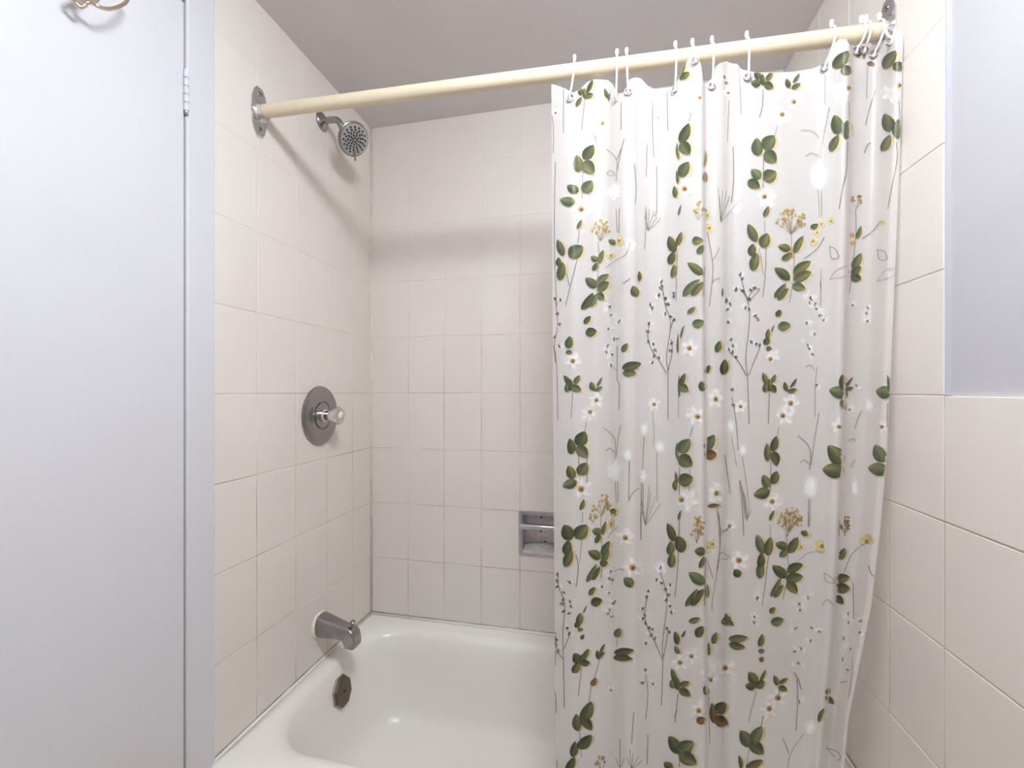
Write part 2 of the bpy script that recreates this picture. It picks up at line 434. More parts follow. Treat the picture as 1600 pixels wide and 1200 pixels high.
# ------------------------------------------------------------------ shower valve
v1, v2 = at_x(500, 603, 0).z, at_x(500, 695, 0).z
vy, vz = at_x(499, 650, 0.0).y, (v1 + v2) / 2; vr = (v1 - v2) / 2; vsx = 0.90
valve = thing('shower_valve', 'round metal shower valve with clear knob', 'valve', (0, vy, vz))
MB().lathe([(vr - .002, -.001), (vr, .003), (vr - .003, .009), (vr - .012, .012), (.047, .0135), (.0465, .010), (.044, .010), (.043, .0145), (.020, .016), (.001, .016)],
           (0, vy, vz), (1, 0, 0), 64, sx=vsx).build('escutcheon', M_NICKEL, valve, True, sharp=30)
MB().lathe([(.021, .012), (.021, .022), (.016, .026), (.016, .040), (.012, .043)], (0, vy, vz), (1, 0, 0), 32).build('stem', M_CHROME, valve, True, sharp=40)
kn = MB(); prof = [(.013, .038), (.017, .044), (.026, .066), (.029, .074), (.027, .079), (.016, .081)]
rs = []
for r, h in prof:
    rs.append([(h, vy + r * (1 + .06 * math.cos(8 * a)) * math.cos(a), vz + r * (1 + .06 * math.cos(8 * a)) * math.sin(a)) for a in [2 * PI * j / 48 for j in range(48)]])
kn.rings(rs); ko = kn.build('knob', M_ACRYL, valve, True, sharp=35); ko['label'] = 'clear faceted acrylic knob'
MB().lathe([(.014, .0805), (.014, .083), (.001, .0845)], (0, vy, vz), (1, 0, 0), 24).build('knob_cap', M_GASKET, ko, True)

# ------------------------------------------------------------------ shower head
fl = at_x(503, 190, 0.0); hy = fl.y
hc = at_d(553, 218, -hy)                    # centre of the spray face
sh = thing('wall_shower', 'chrome round shower head on a bent arm', 'shower head', fl)
MB().lathe([(.031, -.001), (.031, .002), (.026, .007), (.014, .013), (.011, .014)], fl, (1, 0, 0), 32).build('arm_flange', M_NICKEL, sh, True, sharp=45)
nrm = Vector((0.76, -0.27, -0.60)).normalized()     # where the spray face points
HS = 0.88
ball = hc - nrm * 0.062 * HS
armp = smooth_path([(0, hy, fl.z), (.035, hy, fl.z + .001), (.062, hy + .001, fl.z - .006), tuple((Vector((.062, hy, fl.z - .006)) * .35 + ball * .65)), tuple(ball + nrm * .006)], 8)
MB().tube(armp, .0105, 16).build('arm', M_NICKEL, sh, True, sharp=50)
def sc(prof): return [(r * HS, h * HS) for r, h in prof]
hd = MB().lathe(sc([(.013, -.066), (.0165, -.064), (.0165, -.046), (.014, -.044), (.019, -.038), (.021, -.028), (.030, -.021), (.050, -.014), (.060, -.008), (.0615, -.002), (.059, .001), (.0555, .0015)]),
              hc, nrm, 48).build('head', M_NICKEL, sh, True, sharp=50)
MB().lathe(sc([(.0545, -.002), (.0545, .003), (.051, .0042), (.001, .0048)]), hc, nrm, 40).build('spray_face', mat('face_grey', (.50, .49, .49), .35, metal=.7), hd, True, sharp=50)
e1 = nrm.cross(Vector((0, 0, 1))).normalized(); e2 = e1.cross(nrm).normalized()
for rr, cnt, off in ((.008, 5, 0), (.0165, 9, .2), (.026, 13, .1), (.035, 14, .35), (.0445, 16, .0)):
    for j in range(cnt):
        a = 2 * PI * j / cnt + off
        p = hc + (e1 * math.cos(a) + e2 * math.sin(a)) * rr * HS + nrm * .0030
        MB().lathe([(.0033, 0), (.0033, .0022), (.0020, .0034)], p, nrm, 8).build('nozzle', M_BLACK, hd)
e2 = (e2 * .9 + e1 * .42).normalized()     # the lever hangs a little askew
lev = hc - e2 * .044 * HS + nrm * .003
MB().tube([lev + e2 * .006, lev - e2 * .004 + nrm * .002, lev - e2 * .024 + nrm * .006], [.0055, .0045, .0028], 10).build('lever', M_NICKEL, hd, True, sharp=50)
MB().lathe(sc([(.0135, -.0715), (.0135, -.066)]), hc, nrm, 24).build('washer', M_WHITE, hd)

# ------------------------------------------------------------------ soap dish
sd = thing('soap_dish', 'recessed chrome soap dish with grab bar', 'soap dish', ((DX0 + DX1) / 2, 0, DZ0))
fw = .0145
fr = MB()
fr.box(DX0, DX1, -.006, .004, DZ1 - fw, DZ1).box(DX0, DX1, -.006, .004, DZ0, DZ0 + .010)
fr.box(DX0, DX0 + fw, -.006, .004, DZ0 + .010, DZ1 - fw).box(DX1 - fw, DX1, -.006, .004, DZ0 + .010, DZ1 - fw)
fr.build('frame', M_DISH, sd, bevel=.0022)
cx0, cx1, cz0, cz1, cdp = DX0 + fw - .001, DX1 - fw + .001, DZ0 + .009, DZ1 - fw + .001, .055
cav = MB()
cav.box(cx0, cx1, cdp, cdp + .003, cz0, cz1).box(cx0 - .003, cx0, .002, cdp, cz0, cz1).box(cx1, cx1 + .003, .002, cdp, cz0, cz1)
cav.box(cx0, cx1, .002, cdp, cz1, cz1 + .003).box(cx0, cx1, .002, cdp, cz0 - .003, cz0)
cav.build('cavity', M_DISHIN, sd)
bz = DZ1 - .0565
MB().tube([(DX0 + .012, -.007, bz), (DX0 + .018, -.011, bz), (DX1 - .018, -.011, bz), (DX1 - .012, -.007, bz)], .0115, 14).build('grab_bar', M_DISH, sd, True, sharp=60)
tr = MB()
rsx = []
for t in range(13):
    x = cx0 + .001 + (cx1 - cx0 - .002) * t / 12; s = math.sin(PI * t / 12)
    zz = cz0 + .006 + .012 * s
    rsx.append([(x, -.004, cz0), (x, cdp - .001, cz0), (x, cdp - .001, zz + .008), (x, cdp * .5, zz), (x, -.002 - .004 * s, cz0 + .007)])
tr.rings(rsx).build('soap_tray', M_SOAP, sd, True, sharp=40)
for (x, z) in ((.045, .075), (.062, .035), (.047, .128)):
    MB().lathe([(.004, 0), (.003, .0015), (.001, .002)], (DX0 + x + .03, cdp, DZ0 + z), (0, -1, 0), 10).build('screw', M_BLACK, sd)

# ------------------------------------------------------------------ shower rod
pl = at_x(404, 175.5, 0.0); pr = at_x(1389, 48, W)
pr = Vector((W, pr.y, pr.z))
rod = thing('shower_rod', 'cream covered shower rod between two chrome flanges', 'curtain rod', (pl + pr) / 2)
RR = 0.0172
MB().tube([pl + (pr - pl) * t for t in (.006, .3, .7, .994)], RR, 24).build('rod', M_ROD, rod, True, sharp=50)
def flange(c, sx, hh, hw):
    """elongated plate with clipped ends and a socket for the rod"""
    out = [(-hw, -.45), (-hw, .45), (-hw * .72, .80), (-hw * .35, 1), (hw * .35, 1), (hw * .72, .80), (hw, .45), (hw, -.45), (hw * .72, -.80), (hw * .35, -1), (-hw * .35, -1), (-hw * .72, -.80)]
    rs = []
    for x, k in ((0, 1.0), (.003, 1.0), (.0055, .93)):
        rs.append([(c.x + sx * x, c.y + a * k, c.z + b * hh * (1 if k == 1 else .965)) for a, b in out])
    f = MB().rings(rs).build('flange', M_CHROME, rod, True, sharp=25)
    MB().lathe([(.029, .004), (.026, .008), (.0215, .012), (.021, .022), (.0185, .022)], c, (sx, 0, 0), 28).build('socket', M_CHROME, f, True, sharp=40)
    for s in (-1, 1):
        p = c + Vector((sx * .005, 0, s * hh * .70))
        MB().lathe([(.0065, 0), (.0062, .002), (.003, .003), (.0028, .0012), (.001, .0012)], p, (sx, 0, 0), 14).build('screw', M_NICKEL, f, True, sharp=40)
flange(pl, 1, .068, .026)
flange(pr, -1, .068, .026)

# ------------------------------------------------------------------ robe hook on the door
h0 = at_x(133, 4, 0.0)
rh = thing('robe_hook', 'pale brass double hook on the white door', 'hook', h0 + Vector((0, 0, .03)))
bp = h0 + Vector((0, 0, .028))
MB().lathe([(.022, 0), (.022, .003), (.017, .006), (.010, .009)], bp, (1, 0, 0), 24).build('base_plate', M_BRASS, rh, True, sharp=40)
q = [at_x(133, 9, .03), at_x(142, 4, .04), at_x(153, 10, .046), at_x(168, 14.0, .046), at_x(184, 11, .046), at_x(197, 3, .042), at_x(202, -10, .038)]
stem0 = [bp + Vector((.006, 0, 0)), bp + Vector((.022, -.000, -.006)), at_x(128, -6, .03)]
MB().tube(smooth_path(stem0 + [at_x(131, 4, .034)] + q[1:], 6), .0032, 12).build('prong', M_BRASS, rh, True)
MB().tube(smooth_path([bp + Vector((.006, 0, 0)), bp + Vector((.02, .003, .0)), at_x(112, -8, .03), at_x(118, 4, .03), at_x(126, 11, .032), at_x(133, 7, .034)], 6), [.0034] * 30 + [.0042], 12).build('prong', M_BRASS, rh, True)

# ------------------------------------------------------------------ shower curtain
DC = -((pl.y + pr.y) / 2) + 0.004            # hanging line of the curtain, under the rod
def interp(tab, x):
    if x <= tab[0][0]: return tab[0][1]
    for (a, b), (c, d) in zip(tab, tab[1:]):
        if x <= c: return b + (d - b) * (x - a) / (c - a)
    return tab[-1][1]
# outline of the hanging sheet as read from the photo: side edges and the two sharp folds by height
E_L = [(60, 861), (600, 864), (1200, 868), (1500, 872)]
E_F1 = [(60, 1099), (600, 1101), (1200, 1104), (1500, 1106)]
E_F2 = [(60, 1331), (300, 1327), (600, 1319), (700, 1316), (800, 1311), (967, 1300), (1100, 1287), (1200, 1277), (1500, 1215)]
E_R = [(60, 1414), (300, 1406), (600, 1391), (700, 1385), (800, 1375), (900, 1361), (1000, 1338), (1060, 1325), (1150, 1316), (1200, 1311), (1500, 1245)]
# plan of the pleats: (position at eye level in photo px, offset towards the room in m)
PLEATS = [(864, -.004), (880, .010), (898, .018), (915, .004), (932, -.014), (950, -.012), (963, .006), (977, .024), (990, .022), (1001, .002),
          (1018, -.016), (1038, -.018), (1056, -.002), (1074, .018), (1090, .030), (1098, .028), (1101.5, .004), (1104, -.020), (1116, -.026), (1128, -.016), (1138, .006),
          (1152, .018), (1175, .014), (1205, .004), (1240, -.006), (1270, -.006), (1292, .008), (1308, .024), (1316, .022), (1319.5, .0), (1322, -.026),
          (1340, -.034), (1356, -.028), (1368, -.008), (1380, .020), (1391, .026)]
# height of the hem in photo px along the sheet (position at the top in px)
HEM = [(861, 131), (872, 134), (884, 139), (895, 145), (905, 140), (918, 128), (930, 123.5), (950, 125), (957, 131), (962, 142), (967, 147), (973, 145), (979, 136), (984, 124),
       (992, 120.5), (1001, 122), (1012, 134), (1024, 140), (1040, 137), (1050, 136), (1058, 128), (1068, 105), (1077, 90), (1084, 84.5), (1091, 88), (1096, 105), (1099, 131),
       (1106, 129), (1112, 122), (1118, 104), (1126, 98), (1135, 95.5), (1143, 99), (1152, 100), (1158, 108), (1166, 110), (1180, 113), (1205, 113.5), (1240, 112), (1270, 107), (1288, 100),
       (1297, 86), (1304, 68), (1312, 61), (1323, 61), (1329, 70), (1337, 71.5), (1345, 71), (1354, 72), (1363, 84), (1372, 80), (1381, 66), (1390, 56), (1402, 53), (1414, 54)]
NU = 10
def pleat_curve():
    P = [Vector((u, d, 0)) for u, d in PLEATS]
    return [(q.x, q.y) for q in smooth_path(P, NU)]
PC = pleat_curve()
MIDS = (864, 1101, 1319, 1391)
def u_at(um, y):
    T = (interp(E_L, y), interp(E_F1, y), interp(E_F2, y), interp(E_R, y))
    for i in range(3):
        if um <= MIDS[i + 1] or i == 2:
            t = (um - MIDS[i]) / (MIDS[i + 1] - MIDS[i]); return T[i] + (T[i + 1] - T[i]) * t
ZBOT = RIM - 0.13
NROW = 90
def sheet(rows_t, dy=0.0):
    vs = []
    for (um, off) in PC:
        # top of this column
        ut = u_at(um, 100)
        ytop = interp(HEM, ut)
        ztop = at_d(ut, ytop, DC + off).z
        for t in rows_t:
            z = ztop + (ZBOT - ztop) * t
            y = HY - F * (z - CAMZ) / 1.02
            u = u_at(um, max(60, y))
            low = max(0.0, (CAMZ - .25 - z)) # pleats relax towards the hem below, the sheet leans into the tub
            o = off * (1 - .25 * min(1, low)) - .02 * low * low
            p = at_d(u, HY, DC + o + dy)
            vs.append((p.x, p.y, z))
    nr = len(rows_t); fs = []
    for i in range(len(PC) - 1):
        for j in range(nr - 1):
            fs.append((i * nr + j, i * nr + j + 1, (i + 1) * nr + j + 1, (i + 1) * nr + j))
    return vs, fs
cvs, cfs = sheet([i / NROW for i in range(NROW + 1)])
cur = thing('shower_curtain', 'frosted vinyl shower curtain printed with green leaves and white flowers', 'curtain', (1.15, -DC, ZBOT))
cme = MB().add(cvs, cfs).build('curtain_sheet', M_VINYL, cur, True)
cme['label'] = 'pleated translucent white vinyl sheet'
hvs, hfs = sheet([0.0, .009, .018, .0245], -.0012)
MB().add(hvs, hfs).build('top_hem', M_VINYL, cur, True)
BVH = BVHTree.FromPolygons(cvs, cfs)

def on_curtain(u, v, lift=0.0012):
    r = ray(u, v).normalized()
    h = BVH.ray_cast(CAMP, r)
    if h[0] is None: return None
    n = h[1] if h[1].dot(r) < 0 else -h[1]
    return h[0] + n * lift * .6 - r * lift * .4

# hooks: (px of the knob on the rod, px of the eyelet)
HOOKS = [((898, 95), (891, 154)), ((964, 85), (963, 153)), ((979, 91), (981, 144)), ((1055, 71), (1055, 140)), ((1081, 68), (1086, 96)), ((1112, 64), (1112, 136)),
         ((1166, 57), (1168, 122)), ((1298, 40), (1288, 107)), ((1344, 37), (1337, 81)), ((1352, 35), (1349, 80)), ((1372, 32), (1365, 86)), ((1384, 31), (1392, 66))]
ORD = ['first', 'second', 'third', 'fourth', 'fifth', 'sixth', 'seventh', 'eighth', 'ninth', 'tenth', 'eleventh', 'twelfth']
rdir = (pr - pl).normalized()
for hi, ((ku, kv), (eu, ev)) in enumerate(HOOKS):
    # point of the rod under the knob
    best = min((abs((lambda p: CX0 + F * (CS * (p.x - CAMX) + SN * (p.y + CAMD)) / (-SN * (p.x - CAMX) + CS * (p.y + CAMD)))(pl + (pr - pl) * (i / 2000)) - ku), i) for i in range(2001))
    rc = pl + (pr - pl) * (min(best[1], 1975) / 2000)
    ey = on_curtain(eu, ev, .002)
    if ey is None: ey = at_d(eu, ev, DC)
    hk = thing('curtain_hook', 'white plastic curtain hook on the rod, %s along from the shower head' % ORD[hi], 'hook', rc + Vector((0, 0, RR)), 'hooks of the shower curtain')
    g = RR + .0030
    pts = [ey + Vector((0, .006, -.004)), ey + Vector((0, -.003, -.0045)), ey + Vector((0, -.0062, .003))]
    f0 = rc + Vector((0, -g, 0))
    pts += [(ey + Vector((0, -.0065, .012))) * .5 + (f0 + Vector((0, 0, -.028))) * .5, f0 + Vector((0, -.0005, -.010))]
    for a in (0, 30, 60, 90, 120, 150, 180, 205):
        b = math.radians(a)
        pts.append(rc + Vector((0, -g * math.cos(b), g * math.sin(b))))
    MB().tube(smooth_path(pts, 4), .0023, 8).build('wire', M_WHITE, hk, True)
    MB().lathe([(.0024, 0), (.0026, .003), (.0040, .006), (.0044, .012), (.0034, .0165), (.001, .018)], rc + Vector((0, -.003, g)), (0, 0, 1), 12).build('knob', M_WHITE, hk, True)
    MB().tube([ey + Vector((math.cos(a) * .0075, -.0008, math.sin(a) * .0075)) for a in [2 * PI * i / 20 for i in range(21)]], .0016, 6, caps=False).build('eyelet', M_NICKEL, cur, True)
#PRINT
# ------------------------------------------------------------------ print on the curtain
# The botanical print, read off the photo in six windows (x0, y0 of each; listed units are a third of a photo pixel)
WIN = {'A': (840, 80), 'B': (1120, 80), 'C': (840, 440), 'D': (1120, 440), 'E': (840, 800), 'F': (1120, 800)}
def lin(c):
    return tuple((x / 255 / 12.92) if x / 255 <= .04045 else ((x / 255 + .055) / 1.055) ** 2.4 for x in c)
class Ink:
    def __init__(s): s.v = []; s.f = []; s.c = []
    def grid(s, pts, cols, nu, nv, lift):
        P = [on_curtain(x, y, lift) for x, y in pts]
        idx = {}
        for i in range(nu - 1):
            for j in range(nv - 1):
                q = (i * nv + j, i * nv + j + 1, (i + 1) * nv + j + 1, (i + 1) * nv + j)
                if any(P[k] is None for k in q): continue
                ds = [(P[k] - CAMP).length for k in q]
                if max(ds) - min(ds) > .016: continue
                f = []
                for k in q:
                    if k not in idx: idx[k] = len(s.v); s.v.append(tuple(P[k])); s.c.append(cols[k])
                    f.append(idx[k])
                s.f.append(tuple(f))
    def build(s, name, parent):
        me = bpy.data.meshes.new(name); me.from_pydata(s.v, [], s.f); me.update()
        a = me.color_attributes.new('ink', 'FLOAT_COLOR', 'POINT')
        a.data.foreach_set('color', [x for c in s.c for x in c])
        me.materials.append(M_INK)
        o = bpy.data.objects.new(name, me); COL.objects.link(o); attach(o, parent); o['kind'] = 'stuff'
        return o
leafI, flowI, stemI = Ink(), Ink(), Ink()
rnd = random.Random(3)
GREEN = [((60, 70, 44), (124, 126, 84)), ((68, 80, 54), (142, 142, 98)), ((52, 60, 38), (112, 112, 66)), ((62, 70, 42), (150, 140, 88))]
BROWN = [((84, 62, 34), (150, 118, 66))]
def leaf_shape(x, y, ln, wd, ang, c_edge, c_mid, alpha, lift, ink, curve=0.0, nl=13):
    a = math.radians(ang); dx, dy = math.cos(a), -math.sin(a); px, py = -dy, dx
    pts, cols = [], []
    for i in range(nl):
        t = i / (nl - 1)
        w = wd / 2 * (math.sin(PI * min(1, t ** .82)) ** .72 + .02)
        b = curve * ln * math.sin(PI * t)
        for k in (-1, -.66, -.33, 0, .33, .66, 1):
            pts.append((x + dx * (t - .5) * ln + px * (k * w + b), y + dy * (t - .5) * ln + py * (k * w + b)))
            m = max(0, 1 - abs(k - .4) * 1.05) * (.45 + .55 * t)
            cols.append(tuple(lin(tuple(e + (q - e) * m for e, q in zip(c_edge, c_mid)))) + (alpha,))
    ink.grid(pts, cols, nl, 7, lift)
def leaf(w, cx, cy, ln, wd, ang, kind=0):
    x, y = w[0] + cx / 3, w[1] + cy / 3; ln /= 3; wd /= 3
    pal = BROWN[0] if kind == 1 else GREEN[rnd.randrange(4)]
    if ln * wd > 90:
        leaf_shape(x + 3.3, y + 1.0, ln * 1.04, wd * 1.15, ang - 7, (226, 210, 160), (214, 194, 132), .66, .0012, leafI)
    leaf_shape(x, y, ln * 1.06, wd * 1.02, ang, pal[0], pal[1], .94, .0021, leafI, rnd.uniform(-.05, .05))
def stroke(w, pts, wd=1.0, c=(112, 104, 92), alpha=.85, lift=.0024):
    P = smooth_path([(w[0] + a / 3, w[1] + b / 3, 0) for a, b in pts], 6)
    vs, cs = [], []
    for i, p in enumerate(P):
        t = (P[min(i + 1, len(P) - 1)] - P[max(i - 1, 0)]); t = t.normalized() if t.length else Vector((0, 1, 0))
        n = Vector((-t.y, t.x, 0)) * wd / 2
        for k in (-1, 1): vs.append((p.x + n.x * k, p.y + n.y * k)); cs.append(lin(c) + (alpha,))
    stemI.grid(vs, cs, len(P), 2, lift)
def disc(x, y, rx, ry, c, a0, a1, lift, ink, n=12):
    pts, cols = [], []
    for i in range(n + 1):
        t = 2 * PI * i / n
        for k, al in ((.02, a0), (.6, a0 * .6 + a1 * .4), (1, a1)):
            pts.append((x + math.cos(t) * rx * k, y + math.sin(t) * ry * k)); cols.append(lin(c) + (al,))
    ink.grid(pts, cols, n + 1, 3, lift)
def flower(w, cx, cy, r, ctr=None, cc=(186, 148, 84)):
    x, y = w[0] + cx / 3, w[1] + cy / 3; r /= 3
    a0 = rnd.uniform(0, 70)
    disc(x, y, r * 1.25, r * 1.25, (250, 249, 246), .40, 0, .0005, flowI)
    for k in range(5):
        a = a0 + 72 * k; rr = r * rnd.uniform(.9, 1.1)
        leaf_shape(x + math.cos(math.radians(a)) * rr * .52, y - math.sin(math.radians(a)) * rr * .52, rr * 1.06, rr * .70, a, (226, 222, 214), (253, 252, 250), .80, .0007 + .00003 * k, flowI, nl=7)
    if ctr is None: ctr = (cx, cy)
    X, Y = w[0] + ctr[0] / 3, w[1] + ctr[1] / 3
    disc(X, Y, r * .30, r * .30, cc, .95, .55, .0016, flowI, 9)
    disc(X + .5, Y + .5, r * .13, r * .13, (96, 66, 36), .9, .7, .0018, flowI, 7)
def puff(w, cx, cy, rx, ry):
    x, y = w[0] + cx / 3, w[1] + cy / 3
    disc(x, y, rx / 3, ry / 3, (250, 249, 248), .85, .15, .0007, flowI, 16)
    for k in range(16):
        a = 2 * PI * k / 16 + rnd.uniform(-.1, .1)
        stroke(w, [(cx, cy), (cx + math.cos(a) * rx * 1.08, cy + math.sin(a) * ry * 1.08)], .55, (252, 251, 250), .8, .0009)
def umbel(w, cx, cy, ww, hh, brown=False):
    base = (cx - ww * .05, cy + hh * .5)
    n = max(10, int(ww * hh / 420))
    for k in range(n):
        a = rnd.uniform(.08, .92) * PI; q = rnd.uniform(.45, 1)
        px, py = cx + math.cos(a) * ww * .5 * q, cy + hh * .35 - math.sin(a) * hh * .85 * q
        if k % 2 == 0: stroke(w, [base, ((base[0] + px) / 2 + rnd.uniform(-6, 6), (base[1] + py) / 2), (px, py)], .6, (150, 128, 84), .7)
        r = rnd.uniform(5, 9) / 3
        X, Y = w[0] + px / 3, w[1] + py / 3
        disc(X, Y, r, r, (205, 180, 118) if not brown else (160, 132, 84), .9, .5, .0012, flowI, 7)
        disc(X + .3, Y + .3, r * .4, r * .4, (134, 104, 58), .9, .6, .0017, flowI, 6)
def bud(w, cx, cy, c=(72, 64, 56), s=1.0):
    x, y = w[0] + cx / 3, w[1] + cy / 3
    a = rnd.uniform(40, 140)
    for k in range(2):
        leaf_shape(x + rnd.uniform(-1.6, 1.6), y + rnd.uniform(-1.6, 1.6), 5.6 * s, 2.3 * s, a + rnd.uniform(-50, 50), c, (116, 108, 100), .92, .0022, stemI, nl=5)
def lace(w, cx, cy):
    disc(w[0] + cx / 3, w[1] + cy / 3, 6, 6, (250, 249, 247), .42, 0, .0005, flowI, 8)
def brush(w, cx, cy, tips):
    for tx, ty in tips: stroke(w, [(cx, cy), ((cx * .55 + tx * .45), cy * .5 + ty * .5 + 8), (tx, ty)], .8, (120, 110, 96))
def orange(w, cx, cy, r=11):
    disc(w[0] + cx / 3, w[1] + cy / 3, r / 3, r / 3, (222, 150, 40), .95, .5, .0018, flowI, 8)
def yellow(w, cx, cy, r):
    for k in range(4):
        a = rnd.uniform(0, 6.28)
        disc(w[0] + (cx + math.cos(a) * r * .5) / 3, w[1] + (cy + math.sin(a) * r * .5) / 3, r * .2, r * .2, (222, 204, 140), .85, .3, .001, flowI, 8)
    disc(w[0] + cx / 3, w[1] + cy / 3, r * .1, r * .1, (150, 116, 60), .9, .5, .0017, flowI, 6)

